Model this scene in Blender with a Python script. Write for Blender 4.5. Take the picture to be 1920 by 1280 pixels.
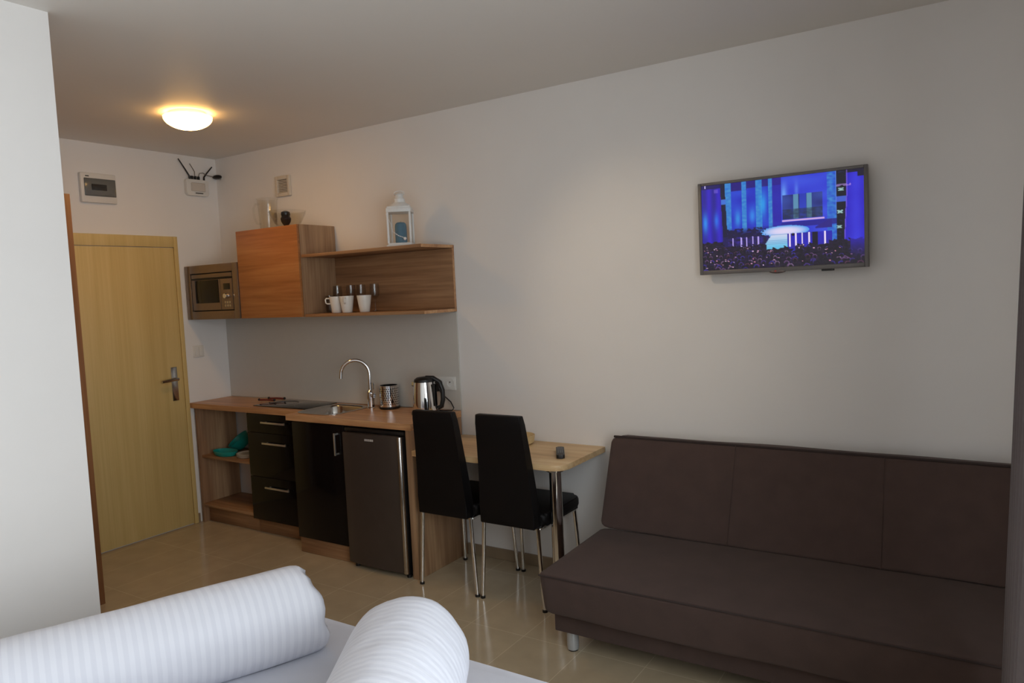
import bpy, bmesh, math, random
from math import sin, cos, pi, radians
from mathutils import Vector, Matrix, noise

# ------------------------------------------------------------------ scene, camera, light
for o in list(bpy.data.objects):
    bpy.data.objects.remove(o)
scene = bpy.context.scene
COL = scene.collection

cam_data = bpy.data.cameras.new('camera')
cam = bpy.data.objects.new('camera', cam_data)
COL.objects.link(cam)
_R = Vector((0.8397809694, 0.5409772692, -0.0459512522))
_U = Vector((0.0, 0.0846301379, 0.9964124346))
_F = Vector((-0.5429253387, 0.8367683873, -0.0710685773))
_U = _R.cross(_F).normalized()
_m = Matrix((( _R.x, _U.x, -_F.x), (_R.y, _U.y, -_F.y), (_R.z, _U.z, -_F.z))).to_4x4()
_m.translation = Vector((4.79025, -3.46387, 1.57561))
cam.matrix_world = _m
cam_data.sensor_width = 36.0
cam_data.sensor_fit = 'HORIZONTAL'
cam_data.lens = 1375.307 / 1920 * 36.0
cam_data.clip_start = 0.02
scene.camera = cam

scene.view_settings.view_transform = 'Standard'
scene.view_settings.look = 'None'
scene.view_settings.gamma = 1.0
scene.view_settings.use_curve_mapping = False
scene.view_settings.exposure = 0.0

world = bpy.data.worlds.new('daylight')
scene.world = world
world.use_nodes = True
bg = world.node_tree.nodes['Background']
bg.inputs['Color'].default_value = (0.78, 0.88, 1.0, 1)
bg.inputs['Strength'].default_value = 1.0

# daylight coming through the balcony window
WIN_POWER = 90.0
ld = bpy.data.lights.new('window_daylight', 'AREA')
ld.shape = 'RECTANGLE'; ld.size = 2.2; ld.size_y = 2.2
ld.energy = WIN_POWER
ld.color = (0.88, 0.935, 0.97)
lo = bpy.data.objects.new('window_daylight', ld)
COL.objects.link(lo)
lo.location = (5.50, -2.84, 1.62)
lo.rotation_euler = (0, radians(90 - 22), 0)      # sky light falls slightly downward

# warm spotlight on the ceiling above the bed, aimed at the long wall beside the television
sd = bpy.data.lights.new('room_spotlight', 'SPOT')
sd.energy = 24.0; sd.color = (1.0, 0.76, 0.48); sd.spot_size = radians(44); sd.spot_blend = 1.0; sd.shadow_soft_size = 0.04
so_ = bpy.data.objects.new('room_spotlight', sd)
COL.objects.link(so_)
so_.location = (2.77, -1.90, 2.56)
so_.rotation_euler = (Vector((3.35, 0.0, 1.50)) - Vector((2.77, -1.90, 2.56))).to_track_quat('-Z', 'Y').to_euler()

random.seed(7)
H = 2.63          # ceiling height
WX = 5.12         # window wall

# ------------------------------------------------------------------ materials
MATS = {}
def srgb(r, g, b):
    f = lambda c: (c / 12.92) if c <= 0.04045 else ((c + 0.055) / 1.055) ** 2.4
    return (f(r / 255), f(g / 255), f(b / 255), 1.0)

def mat(name, col, rough=0.5, metal=0.0, noise_amt=0.0, noise_scale=20.0, bump=0.0, bump_scale=200.0, coat=0.0, sheen=0.0, spec=None):
    m = bpy.data.materials.new(name); m.use_nodes = True
    nt = m.node_tree; b = nt.nodes['Principled BSDF']
    b.inputs['Base Color'].default_value = col
    b.inputs['Roughness'].default_value = rough
    b.inputs['Metallic'].default_value = metal
    if coat: b.inputs['Coat Weight'].default_value = coat; b.inputs['Coat Roughness'].default_value = 0.05
    if sheen:
        b.inputs['Sheen Weight'].default_value = sheen
        b.inputs['Sheen Roughness'].default_value = 0.6
    if spec is not None: b.inputs['Specular IOR Level'].default_value = spec
    tc = nt.nodes.new('ShaderNodeTexCoord')
    n = nt.nodes.new('ShaderNodeTexNoise'); n.inputs['Scale'].default_value = noise_scale
    n.inputs['Detail'].default_value = 5.0
    nt.links.new(tc.outputs['Object'], n.inputs['Vector'])
    a = noise_amt
    r = nt.nodes.new('ShaderNodeValToRGB')
    r.color_ramp.elements[0].position = 0.3; r.color_ramp.elements[1].position = 0.7
    r.color_ramp.elements[0].color = (col[0]*(1-a), col[1]*(1-a), col[2]*(1-a), 1)
    r.color_ramp.elements[1].color = (min(1, col[0]*(1+a)), min(1, col[1]*(1+a)), min(1, col[2]*(1+a)), 1)
    nt.links.new(n.outputs['Fac'], r.inputs['Fac'])
    nt.links.new(r.outputs['Color'], b.inputs['Base Color'])
    if bump:
        n2 = nt.nodes.new('ShaderNodeTexNoise'); n2.inputs['Scale'].default_value = bump_scale
        nt.links.new(tc.outputs['Object'], n2.inputs['Vector'])
        bp = nt.nodes.new('ShaderNodeBump'); bp.inputs['Strength'].default_value = bump
        bp.inputs['Distance'].default_value = 0.002
        nt.links.new(n2.outputs['Fac'], bp.inputs['Height'])
        nt.links.new(bp.outputs['Normal'], b.inputs['Normal'])
    MATS[name] = m
    return m

def wood(name, dark, mid, light, axis, rough=0.45, across=9.0, along=0.9, fine=70.0):
    """Board with grain running along the given local axis."""
    m = bpy.data.materials.new(name); m.use_nodes = True
    nt = m.node_tree; b = nt.nodes['Principled BSDF']
    b.inputs['Roughness'].default_value = rough
    tc = nt.nodes.new('ShaderNodeTexCoord')
    def stretched(s_across, s_along, detail, dist):
        mp = nt.nodes.new('ShaderNodeMapping')
        sc = [s_across] * 3; sc[axis] = s_along
        mp.inputs['Scale'].default_value = sc
        nt.links.new(tc.outputs['Object'], mp.inputs['Vector'])
        n = nt.nodes.new('ShaderNodeTexNoise'); n.inputs['Scale'].default_value = 1.0
        n.inputs['Detail'].default_value = detail; n.inputs['Distortion'].default_value = dist
        nt.links.new(mp.outputs['Vector'], n.inputs['Vector'])
        return n
    n1 = stretched(across, along, 4.0, 0.6)
    n2 = stretched(fine, along * 2.5, 3.0, 0.1)
    mx = nt.nodes.new('ShaderNodeMath'); mx.operation = 'MULTIPLY_ADD'
    mx.inputs[1].default_value = 0.35
    nt.links.new(n2.outputs['Fac'], mx.inputs[0])
    ml = nt.nodes.new('ShaderNodeMath'); ml.operation = 'MULTIPLY'; ml.inputs[1].default_value = 0.65
    nt.links.new(n1.outputs['Fac'], ml.inputs[0])
    nt.links.new(ml.outputs[0], mx.inputs[2])
    r = nt.nodes.new('ShaderNodeValToRGB')
    e = r.color_ramp.elements
    e[0].position = 0.34; e[0].color = dark
    e[1].position = 0.66; e[1].color = light
    k = e.new(0.5); k.color = mid
    nt.links.new(mx.outputs[0], r.inputs['Fac'])
    nt.links.new(r.outputs['Color'], b.inputs['Base Color'])
    bp = nt.nodes.new('ShaderNodeBump'); bp.inputs['Strength'].default_value = 0.08
    bp.inputs['Distance'].default_value = 0.001
    nt.links.new(n2.outputs['Fac'], bp.inputs['Height'])
    nt.links.new(bp.outputs['Normal'], b.inputs['Normal'])
    MATS[name] = m
    return m

WALL = mat('wall_paint', srgb(236, 232, 228), 0.75, noise_amt=0.012, noise_scale=3.0, bump=0.05, bump_scale=300)
CEIL = mat('ceiling_paint', srgb(234, 229, 222), 0.55, noise_amt=0.01, noise_scale=2.0)
WHITE = mat('white_plastic', srgb(225, 222, 216), 0.35)
WHITE_METAL = mat('white_enamel', srgb(232, 230, 226), 0.4, noise_amt=0.03, noise_scale=60)
SPLASH = mat('splash_lacquer', srgb(206, 202, 194), 0.3, noise_amt=0.01)
BLACK_GLOSS = mat('black_gloss', srgb(17, 14, 14), 0.12, spec=0.2)
BLACK = mat('black_plastic', srgb(20, 18, 18), 0.4)
BLACK_GLASS = mat('black_glass', srgb(12, 12, 13), 0.06)
LEATHER = mat('black_leatherette', srgb(13, 10, 11), 0.5, spec=0.22, noise_amt=0.08, noise_scale=40, bump=0.15, bump_scale=350)
CHROME = mat('chrome', (0.82, 0.82, 0.82, 1), 0.08, 1.0)
STEEL = mat('brushed_steel', (0.55, 0.53, 0.5, 1), 0.2, 1.0, noise_amt=0.05, noise_scale=90)
ALU = mat('satin_aluminium', (0.68, 0.66, 0.62, 1), 0.35, 0.9)
DARK_STEEL = mat('dark_silver_fridge', srgb(86, 77, 72), 0.36, 0.55, noise_amt=0.05, noise_scale=8)
MICRO_STEEL = mat('microwave_steel', srgb(146, 128, 112), 0.3, 0.75, noise_amt=0.04, noise_scale=40)
SOFA = mat('brown_microsuede', srgb(76, 58, 52), 0.9, noise_amt=0.09, noise_scale=11, bump=0.25, bump_scale=400, sheen=0.05)
SOFA_SEAM = mat('brown_piping', srgb(56, 44, 41), 0.9)
CURTAIN = mat('taupe_curtain', srgb(90, 80, 80), 0.9, noise_amt=0.06, noise_scale=120, sheen=0.1)
SHEET = mat('white_sheet', srgb(206, 207, 216), 0.8, noise_amt=0.01)
TEAL = mat('teal_plastic', srgb(24, 150, 138), 0.35)
TEAL_WAX = mat('teal_wax', srgb(18, 92, 122), 0.55, noise_amt=0.2, noise_scale=40)
CERAMIC = mat('white_ceramic', srgb(232, 226, 216), 0.18)
CREAM = mat('cream_ceramic', srgb(205, 196, 178), 0.3)
TV_BEZEL = mat('tv_bezel', srgb(104, 99, 97), 0.35, 0.2)
GREY_STRIP = mat('grey_seal', srgb(150, 140, 130), 0.7)
SKIRT = mat('skirting_tile', srgb(150, 130, 106), 0.25, noise_amt=0.06, noise_scale=12)
SOFA_LEG = mat('silver_painted_leg', srgb(190, 192, 194), 0.3, 0.35)
DARK_RED = mat('dark_red_plastic', srgb(110, 40, 38), 0.4)
LIGHT_GREY = mat('light_grey_print', srgb(190, 184, 178), 0.5)
RED_MARK = mat('red_mark', srgb(170, 70, 60), 0.4)
BEAD = mat('bead_white', srgb(240, 240, 240), 0.2)
SHADOW_GAP = mat('dark_gap', srgb(16, 14, 13), 0.8)
DOORWOOD = wood('pale_oak_door', srgb(206, 176, 112), srgb(214, 186, 122), srgb(222, 195, 133), 2, 0.45, across=14, along=0.5, fine=120)
W_TOP = wood('worktop_oak', srgb(164, 116, 78), srgb(194, 144, 100), srgb(216, 172, 126), 0, 0.38, across=13, along=1.1)
W_TABLE = wood('table_oak', srgb(192, 154, 110), srgb(218, 182, 134), srgb(232, 202, 156), 0, 0.4, across=13, along=1.1)
W_VERT = wood('carcass_oak_upright', srgb(132, 98, 70), srgb(158, 122, 90), srgb(182, 148, 112), 2, 0.5, across=10, along=1.0)
W_HORZ = wood('carcass_oak_flat', srgb(124, 88, 60), srgb(152, 112, 78), srgb(176, 136, 98), 0, 0.5, across=11, along=1.0)
W_DOOR = wood('upper_door_oak', srgb(138, 84, 44), srgb(168, 108, 60), srgb(186, 128, 76), 0, 0.4, across=10, along=1.0)
W_WARD = wood('wardrobe_oak', srgb(128, 84, 52), srgb(146, 98, 62), srgb(164, 114, 76), 2, 0.45, across=10, along=0.8)
W_LIGHT = wood('light_beech', srgb(200, 170, 120), srgb(214, 186, 136), srgb(226, 200, 152), 0, 0.5, across=20, along=4)

def glass(name, tint=(1, 1, 1, 1), gloss=0.12, rough=0.02):
    """Thin clear glass: straight-through transmission plus a grazing-angle reflection."""
    m = bpy.data.materials.new(name); m.use_nodes = True
    nt = m.node_tree; nt.nodes.clear()
    out = nt.nodes.new('ShaderNodeOutputMaterial')
    t = nt.nodes.new('ShaderNodeBsdfTransparent'); t.inputs['Color'].default_value = tint
    g = nt.nodes.new('ShaderNodeBsdfGlossy'); g.inputs['Roughness'].default_value = rough
    lw = nt.nodes.new('ShaderNodeLayerWeight'); lw.inputs['Blend'].default_value = 0.5
    pw = nt.nodes.new('ShaderNodeMath'); pw.operation = 'POWER'; pw.inputs[1].default_value = 4.0
    nt.links.new(lw.outputs['Facing'], pw.inputs[0])
    mm = nt.nodes.new('ShaderNodeMath'); mm.operation = 'MULTIPLY_ADD'
    mm.inputs[1].default_value = 0.5; mm.inputs[2].default_value = gloss; mm.use_clamp = True
    nt.links.new(pw.outputs[0], mm.inputs[0])
    mx = nt.nodes.new('ShaderNodeMixShader')
    nt.links.new(mm.outputs[0], mx.inputs['Fac'])
    nt.links.new(t.outputs[0], mx.inputs[1]); nt.links.new(g.outputs[0], mx.inputs[2])
    nt.links.new(mx.outputs[0], out.inputs['Surface'])
    MATS[name] = m
    return m
GLASS = glass('clear_glass', (0.975, 0.98, 0.975, 1), 0.035)
PANE = glass('window_glass', (0.98, 0.985, 0.985, 1), 0.03)
SMOKED = glass('smoked_cover', (0.62, 0.63, 0.64, 1), 0.06, 0.1)

def floor_material():
    m = bpy.data.materials.new('floor_tiles'); m.use_nodes = True
    nt = m.node_tree; b = nt.nodes['Principled BSDF']
    tc = nt.nodes.new('ShaderNodeTexCoord')
    mp = nt.nodes.new('ShaderNodeMapping')
    mp.inputs['Location'].default_value = (-3.022 + 0.2945 * 20, 0.753 + 0.59 * 20, 0)
    nt.links.new(tc.outputs['Object'], mp.inputs['Vector'])
    br = nt.nodes.new('ShaderNodeTexBrick')
    br.offset = 0.0; br.squash = 1.0
    br.inputs['Scale'].default_value = 1.0
    br.inputs['Brick Width'].default_value = 0.2945
    br.inputs['Row Height'].default_value = 0.59
    br.inputs['Mortar Size'].default_value = 0.0017
    br.inputs['Mortar Smooth'].default_value = 0.2
    br.inputs['Color1'].default_value = srgb(199, 181, 151)
    br.inputs['Color2'].default_value = srgb(194, 176, 147)
    br.inputs['Mortar'].default_value = srgb(220, 204, 172)
    nt.links.new(mp.outputs['Vector'], br.inputs['Vector'])
    n = nt.nodes.new('ShaderNodeTexNoise'); n.inputs['Scale'].default_value = 7.0; n.inputs['Detail'].default_value = 6.0
    nt.links.new(tc.outputs['Object'], n.inputs['Vector'])
    r = nt.nodes.new('ShaderNodeValToRGB')
    r.color_ramp.elements[0].position = 0.3; r.color_ramp.elements[0].color = (0.88, 0.88, 0.88, 1)
    r.color_ramp.elements[1].position = 0.7; r.color_ramp.elements[1].color = (1, 1, 1, 1)
    nt.links.new(n.outputs['Fac'], r.inputs['Fac'])
    mx = nt.nodes.new('ShaderNodeMix'); mx.data_type = 'RGBA'; mx.blend_type = 'MULTIPLY'
    mx.inputs[0].default_value = 1.0
    nt.links.new(br.outputs['Color'], mx.inputs[6]); nt.links.new(r.outputs['Color'], mx.inputs[7])
    nt.links.new(mx.outputs[2], b.inputs['Base Color'])
    b.inputs['Roughness'].default_value = 0.16
    return m
FLOOR = floor_material()

def linen_material():
    """White satin-stripe bed linen; the stripes ring the local Y axis."""
    m = bpy.data.materials.new('striped_linen'); m.use_nodes = True
    nt = m.node_tree; b = nt.nodes['Principled BSDF']
    tc = nt.nodes.new('ShaderNodeTexCoord')
    w = nt.nodes.new('ShaderNodeTexWave'); w.wave_type = 'BANDS'; w.bands_direction = 'Y'
    w.inputs['Scale'].default_value = 13.0; w.inputs['Distortion'].default_value = 0.35
    w.inputs['Detail'].default_value = 1.0
    nt.links.new(tc.outputs['Object'], w.inputs['Vector'])
    r = nt.nodes.new('ShaderNodeValToRGB')
    r.color_ramp.elements[0].position = 0.4; r.color_ramp.elements[0].color = srgb(214, 215, 224)
    r.color_ramp.elements[1].position = 0.6; r.color_ramp.elements[1].color = srgb(221, 222, 230)
    nt.links.new(w.outputs['Fac'], r.inputs['Fac'])
    nt.links.new(r.outputs['Color'], b.inputs['Base Color'])
    b.inputs['Roughness'].default_value = 0.62
    n = nt.nodes.new('ShaderNodeTexNoise'); n.inputs['Scale'].default_value = 9.0
    mp = nt.nodes.new('ShaderNodeMapping'); mp.inputs['Scale'].default_value = (1.0, 2.4, 1.0)
    nt.links.new(tc.outputs['Object'], mp.inputs['Vector']); nt.links.new(mp.outputs[0], n.inputs['Vector'])
    bp = nt.nodes.new('ShaderNodeBump'); bp.inputs['Strength'].default_value = 0.35; bp.inputs['Distance'].default_value = 0.012
    nt.links.new(n.outputs['Fac'], bp.inputs['Height']); nt.links.new(bp.outputs['Normal'], b.inputs['Normal'])
    return m
LINEN = linen_material()

def lamp_glass_material(cx, cy):
    m = bpy.data.materials.new('lit_lamp_glass'); m.use_nodes = True
    nt = m.node_tree; b = nt.nodes['Principled BSDF']
    b.inputs['Base Color'].default_value = (0.9, 0.8, 0.6, 1)
    b.inputs['Roughness'].default_value = 0.2
    tc = nt.nodes.new('ShaderNodeTexCoord')
    fl = nt.nodes.new('ShaderNodeVectorMath'); fl.operation = 'MULTIPLY'; fl.inputs[1].default_value = (1, 1, 0)
    nt.links.new(tc.outputs['Object'], fl.inputs[0])
    ln = nt.nodes.new('ShaderNodeVectorMath'); ln.operation = 'LENGTH'     # the bulb sits behind the middle of the glass
    nt.links.new(fl.outputs[0], ln.inputs[0])
    mr = nt.nodes.new('ShaderNodeMapRange')
    mr.inputs['From Min'].default_value = 0.02; mr.inputs['From Max'].default_value = 0.085
    mr.inputs['To Min'].default_value = LAMP_HI; mr.inputs['To Max'].default_value = LAMP_LO
    nt.links.new(ln.outputs['Value'], mr.inputs['Value'])
    b.inputs['Emission Color'].default_value = (1.0, 0.55, 0.17, 1)
    nt.links.new(mr.outputs[0], b.inputs['Emission Strength'])
    return m
LAMP_HI, LAMP_LO = 98.0, 8.0

# ------------------------------------------------------------------ mesh helpers
class MB:
    def __init__(self): self.bm = bmesh.new()
    def box(self, x0, x1, y0, y1, z0, z1, bev=0.0, seg=2):
        bm = self.bm
        v = [bm.verts.new(p) for p in ((x0,y0,z0),(x1,y0,z0),(x1,y1,z0),(x0,y1,z0),(x0,y0,z1),(x1,y0,z1),(x1,y1,z1),(x0,y1,z1))]
        fs = [bm.faces.new([v[i] for i in f]) for f in ((3,2,1,0),(4,5,6,7),(0,1,5,4),(1,2,6,5),(2,3,7,6),(3,0,4,7))]
        if bev > 0:
            es = list({e for f in fs for e in f.edges})
            bmesh.ops.bevel(bm, geom=es, offset=bev, segments=seg, affect='EDGES', profile=0.5)
        return self
    def prism(self, poly, z0, z1, bev=0.0):
        """poly: list of (x, y) counter-clockwise."""
        bm = self.bm
        a = [bm.verts.new((x, y, z0)) for x, y in poly]; b = [bm.verts.new((x, y, z1)) for x, y in poly]
        n = len(poly)
        fs = [bm.faces.new(a[::-1]), bm.faces.new(b)]
        for i in range(n): fs.append(bm.faces.new((a[i], a[(i+1) % n], b[(i+1) % n], b[i])))
        if bev:
            es = list(fs[0].edges) + list(fs[1].edges)
            bmesh.ops.bevel(bm, geom=es, offset=bev, segments=2, affect='EDGES', profile=0.5)
        return self
    def holed(self, outer, hole, z0, z1):
        bm = self.bm
        rings = []
        for z in (z0, z1):
            o = [bm.verts.new((x, y, z)) for x, y in outer]; h = [bm.verts.new((x, y, z)) for x, y in hole]
            es = [bm.edges.new((o[i], o[(i+1) % len(o)])) for i in range(len(o))] + [bm.edges.new((h[i], h[(i+1) % len(h)])) for i in range(len(h))]
            bmesh.ops.triangle_fill(bm, use_beauty=True, edges=es)
            rings.append((o, h))
        (o0, h0), (o1, h1) = rings
        for a, b in ((o0, o1), (h0, h1)):
            n = len(a)
            for i in range(n): bm.faces.new((a[i], a[(i+1) % n], b[(i+1) % n], b[i]))
        bmesh.ops.recalc_face_normals(bm, faces=bm.faces)
        return self
    def lathe(self, prof, c=(0,0,0), seg=32, axis='Z', cap=False):
        """prof: list of (r, h) revolved round an axis through c."""
        bm = self.bm; rows = []
        for r, h in prof:
            row = []
            if r <= 1e-6:
                row = [None]
                p = (0, 0, h)
            for k in range(seg):
                a = 2 * pi * k / seg
                p = (r * cos(a), r * sin(a), h)
                if r <= 1e-6: p = (0, 0, h)
                if axis == 'Y': p = (p[0], p[2], p[1])
                elif axis == 'X': p = (p[2], p[0], p[1])
                q = (p[0] + c[0], p[1] + c[1], p[2] + c[2])
                if r <= 1e-6: row = [bm.verts.new(q)]; break
                row.append(bm.verts.new(q))
            rows.append(row)
        for a, b in zip(rows, rows[1:]):
            if len(a) == 1 and len(b) == 1: continue
            for k in range(seg):
                j = (k + 1) % seg
                if len(a) == 1: bm.faces.new((a[0], b[k], b[j]))
                elif len(b) == 1: bm.faces.new((a[k], a[j], b[0]))
                else: bm.faces.new((a[k], a[j], b[j], b[k]))
        if cap:
            for row, flip in ((rows[0], False), (rows[-1], True)):
                if len(row) > 1: bm.faces.new(row[::-1] if not flip else row)
        bmesh.ops.recalc_face_normals(bm, faces=bm.faces)
        return self
    def tube(self, pts, r, seg=12, r2=None):
        bm = self.bm; pts = [Vector(p) for p in pts]; n = len(pts)
        t0 = (pts[1] - pts[0]).normalized()
        ref = Vector((0, 0, 1)) if abs(t0.z) < 0.9 else Vector((1, 0, 0))
        u = t0.cross(ref).normalized(); rows = []
        for i, p in enumerate(pts):
            t = (pts[min(i+1, n-1)] - pts[max(i-1, 0)]).normalized()
            u = (u - t * u.dot(t)).normalized(); v = t.cross(u)
            rr = r if r2 is None else r + (r2 - r) * i / (n - 1)
            rows.append([bm.verts.new(p + u * rr * cos(2*pi*k/seg) + v * rr * sin(2*pi*k/seg)) for k in range(seg)])
        for a, b in zip(rows, rows[1:]):
            for k in range(seg): bm.faces.new((a[k], a[(k+1) % seg], b[(k+1) % seg], b[k]))
        bm.faces.new(rows[0][::-1]); bm.faces.new(rows[-1])
        bmesh.ops.recalc_face_normals(bm, faces=bm.faces)
        return self
    def sphere(self, c, r, sx=1, sy=1, sz=1, seg=16):
        m = Matrix.Translation(c) @ Matrix.Diagonal((sx, sy, sz, 1))
        bmesh.ops.create_uvsphere(self.bm, u_segments=seg, v_segments=seg // 2, radius=r, matrix=m)
        return self
    def xform(self, m):
        bmesh.ops.transform(self.bm, matrix=m, verts=self.bm.verts); return self
    def build(self, name, material, parent=None, loc=None, smooth=35):
        """One mesh object. Geometry is given in world space; it is re-based on its thing's origin."""
        if parent is not None:
            base = Vector(parent.get('_base', (0, 0, 0)))
        else:
            if loc is None:
                vs = [v.co for v in self.bm.verts]
                loc = (sum(v.x for v in vs)/len(vs), sum(v.y for v in vs)/len(vs), min(v.z for v in vs))
            base = Vector(loc)
        bmesh.ops.translate(self.bm, vec=-base, verts=self.bm.verts)
        me = bpy.data.meshes.new(name); self.bm.to_mesh(me); self.bm.free()
        me.materials.append(material)
        if smooth:
            me.shade_smooth(); me.set_sharp_from_angle(angle=radians(smooth))
        o = bpy.data.objects.new(name, me); COL.objects.link(o)
        o['_base'] = tuple(base)
        if parent is not None: o.parent = parent
        else: o.location = base
        return o

def tag(o, label=None, cat=None, group=None, kind=None):
    if label: o['label'] = label
    if cat: o['category'] = cat
    if group: o['group'] = group
    if kind: o['kind'] = kind
    return o

def thing(name, loc, label, cat, group=None, kind=None):
    o = bpy.data.objects.new(name, None); COL.objects.link(o)
    o.location = loc; o['_base'] = tuple(loc); o.empty_display_size = 0.1
    return tag(o, label, cat, group, kind)

def structure(o): o['kind'] = 'structure'; return o

def copy_tree(o, parent=None):
    c = o.copy(); COL.objects.link(c)
    if parent is not None: c.parent = parent
    for ch in [k for k in COL.objects if k.parent == o]: copy_tree(ch, c)
    return c

def rrect(x0, x1, y0, y1, rads, n=8):
    """Rounded rectangle, radii for corners (x0,y0),(x1,y0),(x1,y1),(x0,y1)."""
    out = []
    for (cx, cy, a0), r in zip(((x0,y0,pi),(x1,y0,1.5*pi),(x1,y1,0),(x0,y1,0.5*pi)), rads):
        if r <= 0: out.append((cx, cy)); continue
        ox = cx + (r if cx == x0 else -r); oy = cy + (r if cy == y0 else -r)
        for k in range(n + 1):
            a = a0 + 0.5 * pi * k / n
            out.append((ox + r * cos(a), oy + r * sin(a)))
    return out

# ------------------------------------------------------------------ the room
structure(MB().box(-0.2, WX + 0.2, -4.6, 0.2, -0.12, 0.0).build('floor', FLOOR, loc=(0, 0, 0), smooth=0))
structure(MB().box(-0.2, WX + 0.2, -4.6, 0.2, H, H + 0.12).build('ceiling', CEIL, loc=(0, 0, H), smooth=0))
structure(MB().box(-0.2, WX + 0.2, 0.0, 0.15, 0.0, H).build('wall_right', WALL, loc=(0, 0, 0), smooth=0))
structure(MB().box(-0.15, 0.0, -2.078, 0.0, 0.0, H).build('wall_back', WALL, loc=(0, 0, 0), smooth=0))
structure(MB().box(-0.15, 1.993, -4.55, -2.078, 0.0, H).build('wall_inner', WALL, loc=(0, 0, 0), smooth=0))
structure(MB().box(1.993, WX, -4.55, -4.4, 0.0, H).build('wall_left', WALL, loc=(0, 0, 0), smooth=0))
# window wall with a balcony window
WY0, WY1, WZ0, WZ1 = -3.92, -1.75, 0.12, 2.36
mb = MB()
mb.box(WX, WX + 0.2, -4.55, WY0, 0, H); mb.box(WX, WX + 0.2, WY1, 0.0, 0, H)
mb.box(WX, WX + 0.2, WY0, WY1, 0, WZ0); mb.box(WX, WX + 0.2, WY0, WY1, WZ1, H)
structure(mb.build('wall_front', WALL, loc=(WX, 0, 0), smooth=0))
win = thing('window_1', (WX + 0.06, (WY0+WY1)/2, WZ0), None, None, kind='structure')
mb = MB(); f = 0.07; ym = (WY0 + WY1) / 2; X0, X1 = WX + 0.06, WX + 0.13
mb.box(X0, X1, WY0, WY0+f, WZ0, WZ1, .004); mb.box(X0, X1, WY1-f, WY1, WZ0, WZ1, .004)
mb.box(X0, X1, ym-f/2, ym+f/2, WZ0+f, WZ1-f, .004)
mb.box(X0, X1, WY0+f, WY1-f, WZ0, WZ0+f, .004); mb.box(X0, X1, WY0+f, WY1-f, WZ1-f, WZ1, .004)
mb.build('window_frame', WHITE, win)
for a, b in ((WY0+f, ym-f/2), (ym+f/2, WY1-f)):
    MB().box(WX+0.09, WX+0.1, a, b, WZ0+f, WZ1-f).build('window_pane', PANE, win, smooth=0)

# skirting of floor tile along the right wall
structure(MB().box(2.165, WX - 0.002, -0.010, -0.0005, 0.0005, 0.066, .002).build('baseboard_right', SKIRT, smooth=0))
structure(MB().box(0.0005, 0.010, -0.366, -0.343, 0.0005, 0.066, .002).build('baseboard_back', SKIRT, smooth=0))

# entrance door in the back wall
dr = thing('door_1', (0.0, -0.80, 0.0), None, None, kind='structure')
yr, yl, dz = -0.366, -1.30, 2.05; jw = 0.075; jr = 0.03
mb = MB()
mb.box(0.001, 0.022, yr-jr, yr, 0.001, dz, .003); mb.box(0.001, 0.022, yl, yl+jw, 0.001, dz, .003)
mb.box(0.001, 0.022, yl+jw, yr-jr, dz-jw, dz, .003)
mb.build('door_frame', DOORWOOD, dr)
MB().box(0.001, 0.016, yl+jw+.003, yr-jr-.003, 0.008, dz-jw-.003, .002).build('door_leaf', DOORWOOD, dr)
pl = MB().box(0.016, 0.024, -0.492, -0.446, 0.905, 1.142, .003).build('handle_plate', STEEL, dr)
MB().lathe([(0.0, 0), (0.012, 0), (0.012, 0.035), (0, 0.035)], (0.024, -0.468, 1.056), 14, 'X').tube(
    [(0.058, -0.462, 1.057), (0.060, -0.50, 1.057), (0.060, -0.54, 1.055), (0.058, -0.585, 1.051)], 0.011, 10).build('door_handle', STEEL, pl)

# ------------------------------------------------------------------ hallway objects on the back wall
fb = thing('fuse_box', (0.0, -0.885, 2.245), 'white wall fuse box with dark see-through cover above the door', 'fuse box')
MB().box(0.001, 0.030, -0.998, -0.772, 2.246, 2.432, .006).build('housing', WHITE, fb)
MB().box(0.030, 0.040, -0.980, -0.782, 2.287, 2.398, .004).build('cover', SMOKED, fb)
MB().box(0.0302, 0.034, -0.975, -0.787, 2.292, 2.393, .001).build('recess', mat('fuse_grey', srgb(172, 172, 166), 0.5), fb)
MB().box(0.034, 0.0385, -0.935, -0.840, 2.325, 2.362, .001).build('breaker_row', mat('breaker_dark', srgb(60, 56, 54), 0.5), fb)
MB().box(0.030, 0.0308, -0.968, -0.945, 2.408, 2.414).build('logo', SHADOW_GAP, fb)

rt = thing('wifi_router', (0.0, -0.18, 2.345), 'white router with two black antennas high on the wall in the corner', 'router')
mb = MB(); mb.prism(rrect(-0.268, -0.092, 2.348, 2.462, (.02, .02, .012, .012)), 0.002, 0.034, .004)
mb.xform(Matrix(((0,0,1,0),(1,0,0,0),(0,1,0,0),(0,0,0,1))))
mb.build('housing', WHITE, rt)
MB().box(0.034, 0.038, -0.235, -0.125, 2.378, 2.438, .006).build('front_panel', mat('router_panel', srgb(205, 196, 186), 0.3), rt)
MB().box(0.038, 0.0395, -0.205, -0.145, 2.362, 2.368).build('status_strip', BLACK, rt)
for pts in (((0.03, -0.238, 2.462), (0.03, -0.242, 2.485), (0.03, -0.275, 2.535), (0.03, -0.318, 2.596)),
            ((0.03, -0.125, 2.462), (0.03, -0.123, 2.486), (0.03, -0.095, 2.52), (0.03, -0.052, 2.566))):
    MB().tube(pts, 0.007, 8, 0.004).build('antenna', BLACK, rt)
mb = MB()
for y0, y1 in ((-0.225, -0.205), (-0.195, -0.18), (-0.17, -0.155)):
    mb.box(0.012, 0.028, y0, y1, 2.462, 2.488, .003)
mb.build('cable_plugs', BLACK, rt)
mb = MB()
mb.tube([(0.02, -0.19, 2.488), (0.02, -0.19, 2.52), (0.015, -0.205, 2.55), (0.006, -0.215, 2.575)], 0.003, 6)
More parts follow.
